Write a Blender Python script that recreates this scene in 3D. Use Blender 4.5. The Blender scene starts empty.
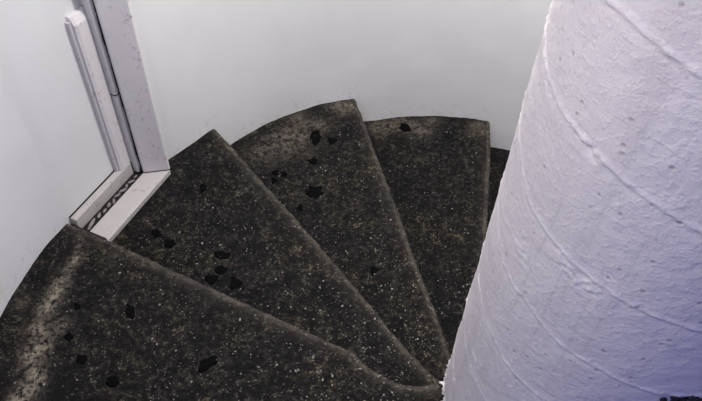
import bpy, bmesh, math, random
from mathutils import Vector, Matrix, noise
S = bpy.context.scene
COL = S.collection
# measured plan of the stair, metres: nosing lines, wall radius by angle, seam heights by angle on the column
CAM = {'loc': [-0.6858, -1.0748, 2.2675], 'right': [0.999, 0.0331, 0.0289], 'up': [-0.0439, 0.7525, 0.6571], 'back': [-0.0, -0.6578, 0.7532], 'lens': 35.2605}
NOS = {0: [[-1.8603, 0.7169], [-1.7723, 0.6735], [-1.6698, 0.6319], [-1.3092, 0.4666], [-0.9356, 0.2979], [-0.6653, 0.1754], [-0.5724, 0.0955], [-0.4722, 0.0497], [-0.3974, 0.0494], [-0.3175, 0.0764]], 1: [[-1.4035, 1.518], [-1.2972, 1.392], [-1.1305, 1.1813], [-0.9152, 0.9181], [-0.6978, 0.6397], [-0.579, 0.4838], [-0.4801, 0.3469], [-0.3829, 0.2314], [-0.3266, 0.1743], [-0.2776, 0.1516]], 2: [[-0.6887, 2.0141], [-0.6203, 1.787], [-0.5677, 1.5909], [-0.4381, 1.1379], [-0.3749, 0.8871], [-0.3162, 0.6919], [-0.2623, 0.5063], [-0.238, 0.3995], [-0.2126, 0.3299]], 3: [[0.1413, 2.0877], [0.121, 1.8261], [0.0843, 1.5458], [0.0543, 1.3251], [0.0355, 1.187]]}
WALL = [[176.9774, 1.9505], [175.2014, 1.9342], [171.4051, 1.9314], [169.0255, 1.9319], [166.4555, 1.9244], [163.1947, 1.8996], [144.0616, 1.9105], [140.2745, 1.9062], [135.2401, 1.9176], [132.378, 1.9341], [128.6766, 1.9486], [124.7623, 1.9589], [121.0022, 1.9637], [115.4472, 1.9714], [111.9169, 1.9649], [109.3068, 1.9565], [107.0418, 1.9384], [100.8839, 1.9464], [95.4009, 1.9457], [89.9773, 1.9354], [84.5494, 1.9287], [83.0604, 1.9018], [80.0421, 1.9049]]
OC = [-0.0419, 0.1677]
RIDGE = [[[200.8445, 1.6832], [209.5448, 1.6827], [218.9819, 1.6759], [230.1438, 1.6645]], [[168.9226, 1.4862], [181.4907, 1.4633], [200.3018, 1.4439], [212.1858, 1.4372], [233.0033, 1.4091], [247.7973, 1.3872]], [[181.9142, 1.2393], [196.4903, 1.1831], [216.2623, 1.1623], [232.0083, 1.149], [244.1893, 1.1394]], [[181.4321, 0.9805], [189.1974, 0.966], [193.7135, 0.9447], [205.6729, 0.9268], [210.0944, 0.9367], [225.286, 0.8986], [244.9781, 0.884], [265.2473, 0.8518]], [[186.7118, 0.7057], [207.8861, 0.676], [210.0297, 0.6615], [231.956, 0.6479]], [[173.9816, 0.4862], [184.6742, 0.4574], [198.4896, 0.4319], [208.9123, 0.4127]]]
INK = [[269.8, 0.8322], [273.0004, 0.8433], [276.573, 0.8262], [279.0915, 0.8384], [283.4166, 0.8141]]
PATCH = [[219.3828, 1.1438], [224.0076, 1.1311], [230.3777, 1.1136], [234.0811, 1.1082]]
DRIP = [[[210.3423, 1.264], [207.7931, 0.9456]], [[220.3459, 1.2694], [219.5049, 0.8763]], [[230.6642, 1.1751], [232.0294, 0.8421]], [[236.938, 1.29], [237.36, 0.9711]]]
GUM = [[0, -1.5034, 0.3042, 0.0226, 0.0012, 0.0085, -0.0347], [0, -1.1723, 0.1022, 0.0361, 0.0274, 0.0146, -0.0183], [0, -1.4959, 0.0127, 0.0244, 0.0012, 0.0059, -0.0224], [0, -1.7111, 0.3114, 0.015, 0.0008, 0.0052, -0.0175], [0, -1.7025, 0.1822, 0.0182, 0.0009, 0.0074, -0.0245], [0, -1.6318, 0.0919, 0.0213, 0.001, 0.0057, -0.0195], [1, -1.5544, 0.8179, 0.0267, 0.0015, 0.0062, -0.0281], [1, -1.4807, 0.7653, 0.0264, 0.0015, 0.0057, -0.0275], [1, -1.2411, 0.7122, 0.0392, 0.0021, 0.0042, -0.0269], [1, -1.2637, 0.5836, 0.0297, 0.0016, 0.0051, -0.0305], [1, -1.2329, 0.6322, 0.0257, 0.0014, 0.0041, -0.026], [1, -1.1591, 0.5686, 0.0338, 0.0018, 0.005, -0.0353], [1, -1.3936, 1.1068, 0.0189, 0.0011, 0.0055, -0.0317], [2, -0.8992, 1.6719, 0.0384, 0.0024, 0.0037, -0.0549], [2, -0.8042, 1.6462, 0.0274, 0.0017, 0.0016, -0.0312], [2, -0.8974, 1.4871, 0.0266, 0.0016, 0.0021, -0.0295], [2, -1.0895, 1.3874, 0.0208, 0.0013, 0.003, -0.0285], [2, -1.0419, 1.3831, 0.0208, 0.0013, 0.0028, -0.0285], [2, -1.0894, 1.3375, 0.0206, 0.0012, 0.003, -0.028], [2, -0.8723, 1.2735, 0.0511, 0.003, 0.0028, -0.0409], [2, -0.94, 1.1616, 0.015, 0.0009, 0.0021, -0.0262], [2, -0.5643, 0.7957, 0.0234, 0.0013, 0.0003, -0.0283], [2, -0.639, 0.4625, 0.0217, 0.0011, 0.0007, -0.0246], [3, -0.3805, 1.9914, 0.0362, 0.0023, -0.0008, -0.0439]]
STAIN = {0: [[-1.8026, 0.6349, 0.0163, 1], [-1.7836, 0.5843, 0.0161, 1], [-1.7834, 0.529, 0.0198, 1], [-1.795, 0.4744, 0.0235, 1], [-1.8072, 0.4117, 0.0308, 1], [-1.8115, 0.3513, 0.0342, 1], [-1.8217, 0.2879, 0.0336, 1], [-1.8232, 0.2014, 0.0402, 1], [-1.7885, 0.1408, 0.0324, 0.9], [-1.8095, 0.0952, 0.0391, 1], [-1.7721, 0.0264, 0.0349, 1], [-1.7864, -0.0349, 0.0378, 1], [-1.796, -0.0868, 0.0338, 1], [-1.9264, 0.3272, 0.0339, 0.4], [-1.7421, 0.2268, 0.0295, 0.5]], 2: [[-1.1754, 1.5378, 0.0857, 0.3], [-1.034, 1.6396, 0.1093, 0.5], [-0.889, 1.7697, 0.056, 0.5], [-0.773, 1.9381, 0.0692, 0.6], [-0.9941, 1.821, 0.0564, 0.4], [-0.7042, 1.9513, 0.0347, 0.6]], 3: [[-0.5311, 1.9817, 0.0603, 0.7], [-0.41, 2.034, 0.0609, 0.5], [-0.2908, 1.9708, 0.0724, 0.5], [0.0733, 2.0118, 0.061, 0.5], [-0.2141, 2.0737, 0.0491, 0.4]]}
ZZ = [0.0, -.18, -.36, -.55, -.755, -.95]
ZS = -.15                                     # level of the door sill

# ------------------------------------------------------------ camera
cd = bpy.data.cameras.new('camera'); cam = bpy.data.objects.new('camera', cd); COL.objects.link(cam)
cd.sensor_width = 36; cd.lens = CAM['lens']; cd.clip_start = .02
R_, U_, B_ = Vector(CAM['right']), Vector(CAM['up']), Vector(CAM['back'])
m = Matrix((R_, U_, B_)).transposed().to_4x4(); m.translation = Vector(CAM['loc'])
cam.matrix_world = m
S.camera = cam

# ------------------------------------------------------------ world, lights, exposure
w = bpy.data.worlds.new('world'); S.world = w; w.use_nodes = True
bg = w.node_tree.nodes['Background']
bg.inputs[0].default_value = (.34, .38, 1.0, 1); bg.inputs[1].default_value = .40
def area(name, loc, target, size, power, col):
    l = bpy.data.lights.new(name, 'AREA'); l.shape = 'DISK'; l.size = size; l.energy = power; l.color = col
    o = bpy.data.objects.new(name, l); COL.objects.link(o); o.location = loc
    o.rotation_euler = (Vector(target) - Vector(loc)).to_track_quat('-Z', 'Y').to_euler()
    return o
area('stairwell_lamp', (-.22, .95, 3.0), (.45, 1.8, .8), .35, 122, (1, .95, .88))
area('column_fill_light', (-1.45, -.75, 2.9), (.15, .1, .9),   .5, 25, (1, .94, .90))  # added fill light, unseen, brightens the front of the column
S.view_settings.view_transform = 'Standard'; S.view_settings.look = 'None'
S.view_settings.gamma = 1; S.view_settings.use_curve_mapping = False
S.view_settings.exposure = -0.16

# ------------------------------------------------------------ helpers
def link(name, bm, mat=None, parent=None, smooth=False):
    me = bpy.data.meshes.new(name); bm.normal_update(); bm.to_mesh(me); bm.free()
    o = bpy.data.objects.new(name, me); COL.objects.link(o)
    if mat: me.materials.append(mat)
    if smooth:
        for p in me.polygons: p.use_smooth = True
    if parent: o.parent = parent; o.matrix_parent_inverse = Matrix.Translation(-parent.location)
    return o
def empty(name, loc, **props):
    o = bpy.data.objects.new(name, None); COL.objects.link(o); o.location = loc; o.empty_display_size = .05
    tag(o, **props); return o
def tag(o, **props):
    for k, v in props.items(): o[k] = v
    return o
def nz(x, y, z, s=1.0): return noise.noise(Vector((x * s, y * s, z * s)))
def bevel_mod(o, w=.003, seg=2):
    b = o.modifiers.new('bevel', 'BEVEL'); b.width = w; b.segments = seg; b.limit_method = 'ANGLE'; b.angle_limit = .6
def interp(tab, x):
    if x <= tab[0][0]: return tab[0][1]
    for (a, b), (c, d) in zip(tab, tab[1:]):
        if x <= c: return b + (d - b) * (x - a) / (c - a)
    return tab[-1][1]
class Poly:
    def __init__(s, pts):
        s.p = [Vector(q) for q in pts]; s.d = [0]
        for a, b in zip(s.p, s.p[1:]): s.d.append(s.d[-1] + (b - a).length)
    def at(s, u):
        t = u * s.d[-1]
        for i in range(len(s.p) - 1):
            if t <= s.d[i + 1] or i == len(s.p) - 2:
                return s.p[i].lerp(s.p[i + 1], (t - s.d[i]) / (s.d[i + 1] - s.d[i]))

# ------------------------------------------------------------ materials
class NT:
    def __init__(s, name, rough=.6):
        s.m = bpy.data.materials.new(name); s.m.use_nodes = True; s.t = s.m.node_tree
        s.b = s.t.nodes['Principled BSDF']; s.b.inputs['Roughness'].default_value = rough
        s.co = s.n('ShaderNodeTexCoord').outputs['Object']
    def n(s, k, **kw):
        x = s.t.nodes.new(k)
        for a, v in kw.items(): setattr(x, a, v)
        return x
    def l(s, a, b): s.t.links.new(a, b)
    def noise(s, scale, detail=5, rough=.6, vec=None):
        x = s.n('ShaderNodeTexNoise'); x.inputs['Scale'].default_value = scale
        x.inputs['Detail'].default_value = detail; x.inputs['Roughness'].default_value = rough
        s.l(vec or s.co, x.inputs['Vector']); return x.outputs['Fac']
    def vor(s, scale, feature='F1', out='Distance', vec=None):
        x = s.n('ShaderNodeTexVoronoi', feature=feature); x.inputs['Scale'].default_value = scale
        s.l(vec or s.co, x.inputs['Vector']); return x.outputs[out]
    def ramp(s, f, stops):
        x = s.n('ShaderNodeValToRGB'); e = x.color_ramp.elements
        while len(e) < len(stops): e.new(.5)
        for el, (p, c) in zip(e, stops):
            el.position = p; el.color = (c, c, c, 1) if isinstance(c, (int, float)) else (*c, 1)
        s.l(f, x.inputs[0]); return x.outputs['Color']
    def mix(s, fac, a, b, mode='MIX'):
        x = s.n('ShaderNodeMix', data_type='RGBA', blend_type=mode)
        for i, v in ((0, fac), (6, a), (7, b)):
            if isinstance(v, (int, float)): x.inputs[i].default_value = v
            elif isinstance(v, tuple): x.inputs[i].default_value = (*v, 1)
            else: s.l(v, x.inputs[i])
        return x.outputs[2]
    def math(s, op, a, b=0.0):
        x = s.n('ShaderNodeMath', operation=op)
        for i, v in enumerate((a, b)):
            if isinstance(v, (int, float)): x.inputs[i].default_value = v
            else: s.l(v, x.inputs[i])
        return x.outputs[0]
    def stretch(s, sc):
        x = s.n('ShaderNodeMapping'); x.inputs['Scale'].default_value = sc; s.l(s.co, x.inputs['Vector']); return x.outputs[0]
    def attr(s, name): return s.n('ShaderNodeAttribute', attribute_name=name).outputs['Fac']
    def done(s, col, h=None, strength=.3, dist=.004):
        if isinstance(col, tuple): s.b.inputs['Base Color'].default_value = (*col, 1)
        else: s.l(col, s.b.inputs['Base Color'])
        if h is not None:
            x = s.n('ShaderNodeBump'); x.inputs['Strength'].default_value = strength; x.inputs['Distance'].default_value = dist
            s.l(h, x.inputs['Height']); s.l(x.outputs[0], s.b.inputs['Normal'])
        return s.m

def stone(name, base_gain=1.0, pale=0.0):
    t = NT(name, .62)
    t.b.inputs['Specular IOR Level'].default_value = .16
    big = t.noise(3.2, 4, .65); mid = t.noise(42, 3, .6); fine = t.noise(130, 3, .7); lump = t.noise(13, 3, .6)
    g = base_gain
    c = t.ramp(mid, [(.34, (.0015*g, .0015*g, .0020*g)), (.46, (.0065*g, .0060*g, .0062*g)), (.58, (.021*g, .019*g, .0165*g)), (.72, (.060*g, .054*g, .044*g))])
    warm = t.ramp(big, [(.38, (.45, .46, .58)), (.52, (.78, .76, .74)), (.64, (1.15, 1.10, .86))])
    c = t.mix(1.0, c, warm, 'MULTIPLY')
    c = t.mix(1.0, c, t.ramp(lump, [(.36, .35), (.5, .95), (.66, 1.6)]), 'MULTIPLY')
    f = t.ramp(fine, [(.38, .15), (.5, .8), (.63, 2.9)])
    c = t.mix(1.0, c, f, 'MULTIPLY')
    # small stones in the worn screed
    v = t.n('ShaderNodeTexVoronoi'); v.inputs['Scale'].default_value = 95; t.l(t.co, v.inputs['Vector'])
    keep = t.ramp(v.outputs['Color'], [(.74, 0), (.77, 1)])
    dot = t.ramp(v.outputs['Distance'], [(.18, 1), (.34, 0)])
    sel = t.mix(1.0, keep, dot, 'MULTIPLY')
    c = t.mix(t.math('MULTIPLY', sel, .55), c, (.22, .20, .175))
    # stains with a shape of their own: cement residue and scuffed paint
    st = t.attr('stain')
    br = t.ramp(t.noise(48, 6, .85), [(.44, 0), (.56, 1)])
    m = t.math('MULTIPLY', st, br)
    c = t.mix(m, c, (.30, .265, .21))
    wn = t.attr('worn')
    wb = t.ramp(t.noise(22, 5, .75), [(.30, .1), (.62, 1)])
    c = t.mix(t.math('MULTIPLY', t.math('MULTIPLY', wn, wb), .8), c, (.085, .076, .062))
    h = t.math('ADD', t.math('MULTIPLY', mid, 1.0), t.math('MULTIPLY', fine, .8))
    return t.done(c, h, 1.0, .011)
M_STONE = stone('worn_dark_stone', .86)
M_NOSE = stone('worn_step_edge', 2.8)

def paint(name, col, dirt=.5, bump=.15, rough=.5):
    t = NT(name, rough)
    t.b.inputs['Specular IOR Level'].default_value = .3
    c = t.mix(t.ramp(t.noise(1.6, 3), [(.35, 0), (.7, 1)]), col, tuple(v * .93 for v in col))
    sp = t.ramp(t.noise(30, 6, .8), [(.66, 0), (.74, 1)] if dirt < .8 else [(.56, 0), (.68, 1)])
    gate = t.ramp(t.noise(2.6 if dirt < .8 else 9, 3), [(.50, 0), (.62, 1)] if dirt < .8 else [(.40, 0), (.56, 1)])
    c = t.mix(t.math('MULTIPLY', t.math('MULTIPLY', sp, gate), dirt), c, (.22, .20, .18))
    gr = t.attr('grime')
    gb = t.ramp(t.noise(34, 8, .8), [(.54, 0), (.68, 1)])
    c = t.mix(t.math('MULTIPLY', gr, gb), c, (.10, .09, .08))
    yl = t.attr('yellow')
    c = t.mix(yl, c, (.55, .50, .16))
    h = t.math('ADD', t.noise(7, 4), t.math('MULTIPLY', t.noise(90, 4), .25))
    return t.done(c, h, bump, .01)
M_WALL = paint('white_wall_paint', (.70, .71, .715))
M_TRIM = paint('white_gloss_trim', (.66, .64, .65), .9, .2, .35)
M_SILL = paint('scuffed_sill_paint', (.46, .44, .435), 1.4, .35, .5)
M_GREY = paint('grey_scuffed_and_shaded_trim', (.50, .49, .51), 1.0, .2, .4)  # scuffed grey trim, also the painted shade on the upright's side

def column_mat():
    t = NT('whitewashed_concrete', .6)
    t.b.inputs['Specular IOR Level'].default_value = .35
    c = t.mix(t.ramp(t.noise(2.5, 4), [(.35, 0), (.7, 1)]), (.76, .72, .73), (.70, .67, .69))
    strk = t.ramp(t.noise(14, 3, .5, t.stretch((1, 1, .06))), [(.58, 0), (.70, 1)])
    c = t.mix(t.math('MULTIPLY', strk, .22), c, (.38, .36, .38))
    c = t.mix(t.math('MULTIPLY', t.attr('drip'), .30), c, (.36, .34, .36))
    rd = t.math('MULTIPLY', t.attr('ridge'), .7)
    c = t.mix(rd, c, (.80, .78, .80))
    v = t.n('ShaderNodeTexVoronoi'); v.inputs['Scale'].default_value = 34; t.l(t.co, v.inputs['Vector'])
    pit = t.mix(1.0, t.ramp(v.outputs['Color'], [(.66, 0), (.68, 1)]), t.ramp(v.outputs['Distance'], [(.08, 1), (.22, 0)]), 'MULTIPLY')
    c = t.mix(t.math('MULTIPLY', pit, .5), c, (.36, .32, .30))
    n1 = t.ramp(t.noise(70, 3, .6), [(.46, 0), (.80, 1)]); n2 = t.noise(150, 3, .6)
    h = t.math('ADD', n1, t.math('MULTIPLY', n2, .4)); h = t.math('SUBTRACT', h, t.math('MULTIPLY', pit, 1.6)); h = t.math('ADD', h, t.math('MULTIPLY', t.noise(16, 3), .9))
    return t.done(c, h, .34, .006)
M_COL = column_mat()
def flat(name, col, rough=.7, sc=40, var=.5):
    t = NT(name, rough)
    c = t.mix(t.ramp(t.noise(sc, 4, .7), [(.35, 0), (.65, 1)]), tuple(v * (1 - var) for v in col), col)
    return t.done(c, t.noise(sc * 2, 4), .4, .002)
M_GUM = flat('blackened_gum', (.0016, .0016, .002), .9); M_GUM.node_tree.nodes['Principled BSDF'].inputs['Specular IOR Level'].default_value = .08
M_GRIT = flat('pale_grit', (.36, .34, .31), .7, 60, .8)
M_DIRT_SHADE = flat('black_dirt_and_shade', (.012, .010, .009), .9)  # dirt in the joints, also the shade painted into gaps
M_PLASTER = flat('dusty_plaster', (.30, .27, .28), .8, 30, .45)
M_INK = flat('black_paint', (.004, .004, .006), .5)

# ------------------------------------------------------------ setting: the curved wall
OCV = Vector(OC)
WT = sorted((a, r) for a, r in WALL)
def wall_r(a):                                # gently smoothed radius of the hand-built wall
    s = ww = 0.0
    for b, r in WT:
        k = math.exp(-((a - b) / 3.2) ** 2); s += k * r; ww += k
    if ww < 1e-3: return WT[0][1] if a < WT[0][0] else WT[-1][1]
    return s / ww
DA = Vector((-1.566, 1.180)); DT = Vector((-.383, -.924)).normalized(); DN = Vector((-.924, .383)).normalized()
def dpt(s, wd, z): p = DA + DT * s + DN * wd; return Vector((p.x, p.y, z))
def ang_of(p): q = p - OCV; return math.degrees(math.atan2(q.y, q.x))
A_FAR = ang_of(DA + DT * .0 + DN * .07); A_NEAR = ang_of(DA + DT * .545 + DN * .095)
HEAD = 2.05
FOOT_EDGE = {1: (A_FAR, 134.9), 2: (134.9, 108.9), 3: (108.9, 84.4), 4: (84.4, 60)}
bm = bmesh.new(); gl = bm.verts.layers.float.new('grime'); yl = bm.verts.layers.float.new('yellow')
angs = [-34 + i * 2.5 for i in range(25)] + [28.5 + i * (A_FAR - 28.5) / 110 for i in range(111)] + [A_FAR + (A_NEAR - A_FAR) * i / 14 for i in range(1, 15)] + [A_NEAR + (226 - A_NEAR) * i / 60 for i in range(1, 61)]
zs = [-1.35 + 1.14 * i / 38 for i in range(39)] + [-.21 + (HEAD + .21) * i / 72 for i in range(1, 73)] + [HEAD + (3.4 - HEAD) * i / 20 for i in range(1, 21)]
grid = []
for a in angs:
    r0 = wall_r(a); row = []; ra = math.radians(a); cs, sn = math.cos(ra), math.sin(ra)
    foot = 0.0 if a > A_FAR else ZZ[1] if a > 134.9 else ZZ[2] if a > 108.9 else ZZ[3] if a > 84.4 else ZZ[4]
    for z in zs:
        r = r0 + .004 * nz(cs * 2, sn * 2, z, 1.3) + .0012 * nz(cs * 2, sn * 2, z, 7)
        v = bm.verts.new((OC[0] + r * cs, OC[1] + r * sn, z)); row.append(v)
        hh = z - foot
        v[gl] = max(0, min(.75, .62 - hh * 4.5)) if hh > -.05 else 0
        q = math.hypot((a - 176.5) * .033, (z - .10)); v[yl] = .65 * math.exp(-(q / .035) ** 2)
    grid.append(row)
eps = 1e-4
for i in range(len(angs) - 1):
    for j in range(len(zs) - 1):
        am = (angs[i] + angs[i + 1]) / 2; zm = (zs[j] + zs[j + 1]) / 2
        if A_FAR < am < A_NEAR and -.21 < zm < HEAD: continue
        bm.faces.new((grid[i][j], grid[i][j + 1], grid[i + 1][j + 1], grid[i + 1][j]))
wall = link('wall_outer', bm, M_WALL, smooth=True); tag(wall, kind='structure')
so = wall.modifiers.new('thickness', 'SOLIDIFY'); so.thickness = .28; so.offset = -1; so.use_rim = True
es = wall.modifiers.new('crisp_edges', 'EDGE_SPLIT'); es.split_angle = .7

# landing at the foot of the flight
bm = bmesh.new(); N = 72
ring = [[bm.verts.new((OC[0] + r * math.cos(math.tau * i / N), OC[1] + r * math.sin(math.tau * i / N), z)) for i in range(N)] for r, z in ((1.90, ZZ[5]), (1.90, ZZ[5] - .2))]
bm.faces.new(ring[0]); bm.faces.new(list(reversed(ring[1])))
for i in range(N): bm.faces.new((ring[0][i], ring[1][i], ring[1][(i + 1) % N], ring[0][(i + 1) % N]))
tag(link('floor', bm, M_STONE), kind='structure')

# ------------------------------------------------------------ setting: the walled-up door in its recess
def prism(pts, z0, z1, cuts=1):               # pts: (s, w) outline in the door's own frame
    bm = bmesh.new(); rows = [[bm.verts.new(dpt(s, wd, z0 + (z1 - z0) * k / cuts)) for s, wd in pts] for k in range(cuts + 1)]
    n = len(pts)
    for a, b in zip(rows, rows[1:]):
        for i in range(n): bm.faces.new((a[i], a[(i + 1) % n], b[(i + 1) % n], b[i]))
    bm.faces.new(list(reversed(rows[0]))); bm.faces.new(rows[-1])
    bmesh.ops.recalc_face_normals(bm, faces=bm.faces); return bm
door = empty('door_1', dpt(.3, .19, ZS), kind='structure')
link('door_panel', prism([(-.02, .185), (.66, .185), (.66, .225), (-.02, .225)], ZS - .03, HEAD, 30), M_WALL, door)
o = link('door_jamb', prism([(0, 0), (.066, .093), (.066, .10), (.052, .118), (.052, .186), (-.10, .186), (-.10, .09), (-.012, .075), (-.012, 0.0)], ZS, HEAD, 30), M_TRIM, door); bevel_mod(o, .0025)
o = link('jamb_strip', prism([(.0525, .119), (.074, .119), (.078, .125), (.078, .146), (.0525, .146)], ZS, HEAD, 30), M_GREY, door); bevel_mod(o, .003)
# upright board of the raised frame, with a chamfered top end
bm = bmesh.new()
s0, s1, w0, w1 = .0605, .138, .148, .1848
zt = .735
prof = [(s0, w0), (s1 - .004, w0), (s1 + .008, w0 + .008), (s1 + .010, w1), (s0, w1)]
rows = []
for z, dz in ((ZS + .061, 0), (zt - .03, 0), (zt, 1)):
    rows.append([bm.verts.new(dpt(s + (0 if not dz else 0), wd + (.014 if dz and wd < w1 - .001 else 0), z + (.006 * (s - s0) / .1 if dz else 0))) for s, wd in prof])
for a, b in zip(rows, rows[1:]):
    for i in range(5): bm.faces.new((a[i], a[(i + 1) % 5], b[(i + 1) % 5], b[i]))
bm.faces.new(list(reversed(rows[0]))); bm.faces.new(rows[-1]); bmesh.ops.recalc_face_normals(bm, faces=bm.faces)
o = link('frame_upright', bm, M_TRIM, door); bevel_mod(o, .002)
# low rail of the raised frame
o = link('frame_rail', prism([(.081, .1465), (.475, .1465), (.475, .1848), (.081, .1848)], ZS - .012, ZS + .060), M_SILL, door); bevel_mod(o, .003)
# sill board
o = link('sill', prism([(-.004, -.004), (.475, -.004), (.475, .100), (.069, .100), (.066, .093)], ZS - .03, ZS, 1), M_SILL, door); bevel_mod(o, .003)
link('gap_dirt', prism([(.05, .1005), (.47, .1005), (.47, .1835), (.05, .1835)], ZS - .040, ZS - .014), M_DIRT_SHADE, door)
link('near_gap_shade', prism([(.476, -.004), (.60, .02), (.60, .1845), (.476, .1845)], ZS - .05, ZS + .02), M_DIRT_SHADE, door)  # dark block painting the shade in the near corner of the recess
def joint(s, wd, half, z0, z1):               # ragged dark strip, for packed joint dirt and for painted gap shade
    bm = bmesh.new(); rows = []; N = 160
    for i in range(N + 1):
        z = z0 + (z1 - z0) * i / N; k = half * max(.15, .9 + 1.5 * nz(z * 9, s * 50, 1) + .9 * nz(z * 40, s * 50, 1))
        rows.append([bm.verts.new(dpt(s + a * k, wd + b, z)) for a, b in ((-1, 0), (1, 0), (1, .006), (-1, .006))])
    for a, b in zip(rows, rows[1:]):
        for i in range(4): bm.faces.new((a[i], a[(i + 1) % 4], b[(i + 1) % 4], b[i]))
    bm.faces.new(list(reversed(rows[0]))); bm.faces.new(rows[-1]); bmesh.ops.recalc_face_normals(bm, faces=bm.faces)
    link('joint_dirt_and_shade', bm, M_DIRT_SHADE, door)
link('strip_joint', prism([(.0515, .1180), (.0745, .1180), (.079, .1245), (.079, .146), (.0515, .146)], .322, .328), M_DIRT_SHADE, door)
link('ledge_dirt', prism([(.158, .178), (.475, .178), (.475, .1848), (.158, .1848)], ZS + .0605, ZS + .0635), M_DIRT_SHADE, door)
link('foot_dirt', prism([(.001, -.003), (.069, .091), (.065, .095), (-.003, .0)], ZS + .0003, ZS + .004), M_DIRT_SHADE, door)
o = link('shaded_edge_strip', prism([(.1485, .164), (.158, .166), (.160, .1848), (.1485, .1848)], ZS + .061, .72, 20), M_GREY, door)  # added strip, its grey paints the shaded side of the upright
joint(.0555, .1155, .0045, ZS, 1.5); joint(.054, .152, .0065, ZS, 1.5)  # first is joint dirt, second paints shade in the gap by the upright

# ------------------------------------------------------------ steps
def chunk(r, seed, flat_=.6, sub=1):
    bm = bmesh.new(); bmesh.ops.create_icosphere(bm, subdivisions=sub, radius=r)
    for v in bm.verts:
        k = 1 + .45 * nz(v.co.x / r + seed, v.co.y / r, v.co.z / r, 1.1); v.co *= k; v.co.z *= flat_
    return bm
CPX, CPY, CR = .04, 0.0, .369
def edge_pts(k):
    if k in NOS:
        pts = [Vector(q) for q in NOS[k]]
    if k == 4: pts = [Vector((.85, 1.81)), Vector((.5, 1.1)), Vector((.24, .5)), Vector((.15, .3))]
    if k == -1: pts = [Vector((-1.87, -.55)), Vector((-1.2, -.30)), Vector((-.6, -.12)), Vector((-.28, -.03))]
    d = (pts[0] - pts[1]).normalized(); q = pts[0] - OCV; ext = .012 if k == 0 else .02
    pts[0] = pts[0] + d * ext
    if k == 3: pts += [Vector((.03, .6)), Vector((.035, .3))]
    return pts
LAB = {0: 'broad nearest stone step with a long pale crumbly cement streak by the wall',
       1: 'dark worn stone step beside the white door sill, second from the top',
       2: 'worn stone step with a tan scuffed patch along the white wall, middle of the flight',
       3: 'fourth stone step down, narrow in view, square corner against the white wall',
       4: 'lowest stone step, only a dark sliver showing behind the white column'}
NU, NV = 170, 70
steps = {}
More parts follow.
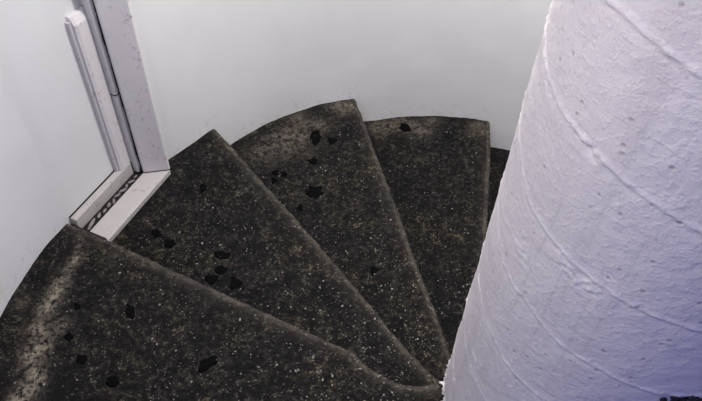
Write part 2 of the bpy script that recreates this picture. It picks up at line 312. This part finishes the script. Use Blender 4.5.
for k in range(5):
    z = ZZ[k]; F = Poly(edge_pts(k)); Bk = Poly(edge_pts(k - 1))
    mid = F.at(.5); root = empty('stair_step', (mid.x, mid.y, ZZ[k] - .15), label=LAB[k], category='step', group='stone steps of the spiral stair')
    steps[k] = root
    st = STAIN.get(k, [])
    up_off = .045
    def fpos(u, inset, jit=True):             # point a given distance behind the nosing edge
        p = F.at(u); b = Bk.at(u); d = (b - p); L = d.length; d = d / L if L > 1e-6 else Vector((0, 1))
        t = (F.at(min(1, u + .01)) - F.at(max(0, u - .01))).normalized(); nrm = Vector((-t.y, t.x))
        if nrm.dot(d) < 0: nrm = -nrm
        return p + nrm * inset, nrm
    def top_z(x, y, amp=1):
        return z + amp * (.0035 * nz(x, y, z + 3, 9) + .0022 * nz(x, y, z, 28) + .0012 * nz(x, y, z, 70)) - .003
    # nosing: rounded worn strip along the front edge
    bm = bmesh.new(); wl = bm.verts.layers.float.new('worn'); sl = bm.verts.layers.float.new('stain')
    NW = .026
    secs = [(NW, 0, 1), (.016, .0005, 1), (.008, .0, 1), (.003, -.003, .6), (.0, -.009, .3), (.0, -.025, 0), (.002, -.048, 0), (NW, -.050, 0)]
    rows = []
    for i in range(NU + 1):
        u = i / NU; row = []
        for ins, dz, wv in secs:
            j = .0045 * nz(u * 30, k * 7, dz * 10) + .003 * nz(u * 90, k * 3, 5)
            lip = .006 * math.exp(-(u / .012) ** 2)     # the corner at the wall is worn round
            p, nrm = fpos(u, ins + (j + lip if ins < .02 else 0))
            zz = top_z(p.x, p.y) if dz == 0 and ins == NW else top_z(p.x, p.y, .6) + dz
            v = bm.verts.new((p.x, p.y, zz)); v[wl] = wv * (.85 + .5 * nz(u * 12, k, 1)); row.append(v)
        rows.append(row)
    n = len(secs)
    for a, b in zip(rows, rows[1:]):
        for i in range(n): bm.faces.new((a[i], b[i], b[(i + 1) % n], a[(i + 1) % n]))
    bm.faces.new(rows[0]); bm.faces.new(list(reversed(rows[-1]))); bmesh.ops.recalc_face_normals(bm, faces=bm.faces)
    link('nosing', bm, M_NOSE, root, True)
    # tread slab behind it, running a little under the step above
    bm = bmesh.new(); wl = bm.verts.layers.float.new('worn'); sl = bm.verts.layers.float.new('stain'); g = []
    for i in range(NU + 1):
        u = i / NU; p0, nrm = fpos(u, NW); b = Bk.at(u); dd = (b - F.at(u)); L = dd.length; b2 = b + dd / max(L, .05) * up_off
        if (b2 - p0).length < .012: b2 = p0 + nrm * .012
        row = []
        for j in range(NV + 1):
            q = j / NV; p = p0.lerp(b2, q)
            # keep the outer end on the wall's curve
            if True:
                rr = p - OCV; a = math.degrees(math.atan2(rr.y, rr.x)) % 360; Rw = wall_r(a) + .012
                s_ = max(0.0, (.30 - u) / .30)
                if s_ > 0 and a < 250:
                    edge = F.at(0).lerp(Bk.at(0) if k else Vector((-1.87, -.55)), q) - OCV
                    re = edge.length; 
                    want = Rw if not (A_FAR - .5 < a < A_NEAR and k == 1) else Rw - .02
                    p = OCV + rr * (1 + (want / re - 1) * s_ ** 1.5)
            pz = top_z(p.x, p.y) if j else top_z(p0.x, p0.y)
            v = bm.verts.new((p.x, p.y, pz)); row.append(v)
            x = sum(s * math.exp(-(((p.x - cx) ** 2 + (p.y - cy) ** 2) / (r * r))) for cx, cy, r, s in st)
            v[sl] = min(1, x * (.8 + .6 * nz(p.x, p.y, 0, 14)))
            dist = (p - p0).length; v[wl] = .45 * math.exp(-dist / .02)
        g.append(row)
    for i in range(NU):
        for j in range(NV): bm.faces.new((g[i][j], g[i][j + 1], g[i + 1][j + 1], g[i + 1][j]))
    bmesh.ops.recalc_face_normals(bm, faces=bm.faces)
    if sum(f.normal.z for f in bm.faces) < 0: bmesh.ops.reverse_faces(bm, faces=bm.faces)
    o = link('tread', bm, M_STONE, root, True)
    s_m = o.modifiers.new('slab', 'SOLIDIFY'); s_m.thickness = .047; s_m.offset = -1
    # riser under the nosing
    bm = bmesh.new(); wl = bm.verts.layers.float.new('worn'); sl = bm.verts.layers.float.new('stain'); rows = []
    zb = ZZ[k + 1] + (-.004)
    for i in range(61):
        u = min(.93, i / 60 * .93); row = []
        for ins, zz in ((.030, z - .050), (.030, (z + zb) / 2), (.030, zb), (.055, zb), (.055, z - .050)):
            p, _ = fpos(u, ins); row.append(bm.verts.new((p.x, p.y, zz)))
        rows.append(row)
    for a, b in zip(rows, rows[1:]):
        for i in range(5): bm.faces.new((a[i], b[i], b[(i + 1) % 5], a[(i + 1) % 5]))
    bm.faces.new(rows[0]); bm.faces.new(list(reversed(rows[-1]))); bmesh.ops.recalc_face_normals(bm, faces=bm.faces)
    link('riser', bm, M_STONE, root)

# gum trodden black onto the treads: part of the steps they are stuck to
for i, (k, x, y, ax, ay, bx, by) in enumerate(GUM):
    bm = bmesh.new(); z = ZZ[k]; n = 26; rings = []
    for q, hz in ((1.05, -.004), (1.0, .0030), (.86, .0048), (.4, .0052)):
        ring = []
        for j in range(n):
            t = math.tau * j / n; rad = q * (.86 + .55 * nz(math.cos(t) * 1.2 + i * 3.1, math.sin(t) * 1.2, .3, 1.0) + .12 * nz(math.cos(t) * 3 + i, math.sin(t) * 3, 0))
            ring.append(bm.verts.new((x + rad * (ax * math.cos(t) + bx * math.sin(t)), y + rad * (ay * math.cos(t) + by * math.sin(t)), z + hz - .004)))
        rings.append(ring)
    for a, b in zip(rings, rings[1:]):
        for j in range(n): bm.faces.new((a[j], a[(j + 1) % n], b[(j + 1) % n], b[j]))
    bm.faces.new(rings[-1]); bm.faces.new(list(reversed(rings[0]))); bmesh.ops.recalc_face_normals(bm, faces=bm.faces)
    link('gum_spot', bm, M_GUM, steps[k], True)

# ------------------------------------------------------------ the column
def arc_tab(l): return sorted((a, z) for a, z in l)
RT = [arc_tab(l) for l in RIDGE]
def ridge_z(t, a):
    if a < t[0][0]: return t[0][1] + (t[0][0] - a) * .0014
    if a > t[-1][0]: return t[-1][1] - (a - t[-1][0]) * .0010
    return interp(t, a)
NA, NZ = 300, 620
zlo, zhi = -1.2, 2.9
bm = bmesh.new(); rl = bm.verts.layers.float.new('ridge'); dl = bm.verts.layers.float.new('drip'); rows = []
A0, A1 = 120.0, 330.0
th = [A0 + (A1 - A0) * i / 240 for i in range(241)] + [A1 + (360 - (A1 - A0)) * i / 30 for i in range(1, 30)]
zc = [zlo + i * (-.25 - zlo) / 20 for i in range(20)] + [-.25 + 2.25 * i / 440 for i in range(441)] + [2.0 + .9 * i / 20 for i in range(1, 21)]
RW = [.0065, .0055, .0048, .0048, .005, .005]
for a in th:
    ra = math.radians(a); cs, sn = math.cos(ra), math.sin(ra); row = []; a3 = a % 360
    rz = [ridge_z(t, a3) for t in RT]
    extra = [1.92 - .0016 * (a3 - 200), .19 - .0016 * (a3 - 200), -.05 - .0016 * (a3 - 200)]
    for z in zc:
        x, y = CR * cs, CR * sn
        d = .0028 * nz(x, y, z, 5) + .0018 * nz(x, y, z, 16) + .0012 * nz(x, y, z, 40); rr = 0
        for i, q in enumerate(rz + extra):
            q += .004 * nz(a * .08, i * 3, 0)
            h = RW[i] * .9 if i < 6 else .004; wd = .0052
            e = (z - q) / wd
            if abs(e) < 6:
                g_ = math.exp(-e * e) * (.7 + .8 * nz(a * .25, i, 4)); d += h * g_; rr = max(rr, g_)
                d -= .0010 * math.exp(-((z - q + .012) / .008) ** 2)
            if abs(e) < 3: pass
        # chipped, ragged plaster by the third seam and near the second
        for (pa, pz, sa, sz, am) in ((225, 1.125, 8, .022, .006), (212, 1.43, 5, .022, .006), (200, 1.05, 10, .03, .003), (197, .50, 6, .02, .003), (236, .56, 14, .02, .003), (172, .012, 16, .022, .016)):
            m_ = math.exp(-((a3 - pa) / sa) ** 2 - ((z - pz + .0016 * (a3 - pa)) / sz) ** 2)
            if m_ > .03: d += am * m_ * (nz(x, y, z, 60) + nz(x, y, z, 120)) * 1.6; rr = max(rr, .5 * m_)
        dr = 0
        for (p0, p1) in DRIP:
            if z < p0[1] + .08 and z > p1[1] - .25:
                aa = p0[0] + (p1[0] - p0[0]) * (p0[1] - z) / (p0[1] - p1[1])
                dr = max(dr, math.exp(-((a3 - aa - 1.2 * nz(z * 6, 0, 0)) / .55) ** 2) * min(1, (p0[1] + .08 - z) * 10) * min(1, (z - p1[1] + .25) * 5))
        r = CR - .002 + d
        v = bm.verts.new((CPX + r * cs, CPY + r * sn, z)); v[rl] = min(1, rr); v[dl] = dr * .8; row.append(v)
    rows.append(row)
n = len(th)
for i in range(n):
    a, b = rows[i], rows[(i + 1) % n]
    for j in range(len(zc) - 1): bm.faces.new((a[j], b[j], b[j + 1], a[j + 1]))
bm.faces.new([r[-1] for r in rows]); bm.faces.new([r[0] for r in reversed(rows)])
croot = empty('column', (CPX, CPY, zlo), label='thick round whitewashed concrete column with spiral seam ridges, steps fanning around it', category='column')
link('shaft', bm, M_COL, croot, True)
# black paint scrawl low on the shaft
bm = bmesh.new()
def ink_blob(a, z, ra_, rz_, hole=0):
    N = 18; out = []; inn = []
    for j in range(N):
        t = math.tau * j / N; k_ = 1 + .35 * nz(math.cos(t) * 1.5 + a, math.sin(t) * 1.5, z * 9)
        def P(q, off): 
            aa = math.radians(a + q * k_ * ra_ * math.cos(t)); rr = CR + off
            return bm.verts.new((CPX + rr * math.cos(aa), CPY + rr * math.sin(aa), z + q * k_ * rz_ * math.sin(t)))
        out.append((P(1, -.006), P(1, .0035))); inn.append((P(hole, .004), P(hole, -.006)) if hole else None)
    for j in range(N):
        o1, o2 = out[j], out[(j + 1) % N]; bm.faces.new((o1[0], o2[0], o2[1], o1[1]))
        if hole:
            i1, i2 = inn[j], inn[(j + 1) % N]; bm.faces.new((o1[1], o2[1], i2[0], i1[0])); bm.faces.new((i1[0], i2[0], i2[1], i1[1]))
    if not hole: bm.faces.new([o[1] for o in out])
for (a, z), (ra_, rz_, ho) in zip(INK, [(1.2, .007, 0), (1.3, .010, 0), (1.9, .009, .45), (1.4, .010, 0), (1.6, .007, 0)]):
    ink_blob(a, z - .008, ra_, rz_, ho)
ink_blob(275, INK[2][1] - .012, 2.2, .006); ink_blob(281, INK[3][1] - .018, 2.2, .007); ink_blob(285.5, .805, 2.0, .008)
bmesh.ops.recalc_face_normals(bm, faces=bm.faces)
tag(link('paint_mark', bm, M_INK, croot), label='black paint scrawl')

# ------------------------------------------------------------ plaster crumbs in the gap behind the sill
rnd = random.Random(4)
pos = [(.10, 0.124, .010), (.135, 0.120, .013), (.165, 0.126, .009), (.20, 0.122, .014), (.235, 0.127, .012), (.27, 0.121, .010), (.30, 0.124, .014), (.335, 0.122, .009), (.37, 0.125, .012), (.425, 0.122, .021)]
for i, (s, wd, r) in enumerate(pos):
    big = r > .02
    bm = chunk(r, i * 2.3, .6, 1)
    for v in bm.verts: v.co.x *= .8 + .7 * abs(nz(i * 1.7, 2, 3, 1)) * 2
    o = link('plaster_chunk', bm, M_PLASTER); o.location = dpt(s, wd, ZS - .014 + r * .50); o.rotation_euler = (0, 0, math.atan2(DT.y, DT.x) + rnd.uniform(-.7, .7))
    o.scale = (rnd.uniform(1.3, 2.3), rnd.uniform(.45, .8), .9)
    if big: tag(o, label='largest pale plaster lump at the near end of the dark gap behind the sill', category='rubble')
    else: tag(o, label='small dusty plaster crumb lying in the dark gap behind the white sill', category='rubble', group='plaster crumbs in the gap')

# ------------------------------------------------------------ grit on the treads
for k in range(5):
    bm = bmesh.new(); F = Poly(edge_pts(k)); Bk = Poly(edge_pts(k - 1)); rnd = random.Random(20 + k)
    cnt = {0: 420, 1: 420, 2: 420, 3: 260, 4: 60}[k]
    for i in range(cnt):
        u = rnd.random() ** .8 * .88 + .03; q = rnd.random() ** .9 * .9 + .05
        p = F.at(u).lerp(Bk.at(u), q)
        if (p - Vector((CPX, CPY))).length < CR + .03 or (p - OCV).length > 1.86: continue
        r = .0014 + .0030 * rnd.random() ** 4
        mt = Matrix.Translation((p.x, p.y, ZZ[k] + r * .2)) @ Matrix.Rotation(rnd.random() * 6, 4, 'Z') @ Matrix.Diagonal((r * (.8 + rnd.random()), r, r * .8, 1))
        bmesh.ops.create_icosphere(bm, subdivisions=1, radius=1, matrix=mt)
    where = ['the broad nearest step', 'the step beside the door sill', 'the middle step', 'the fourth step down', 'the lowest step behind the column'][k]
    tag(link('grit', bm, M_GRIT), label='pale grit and crumbs scattered over ' + where, category='grit', kind='stuff')
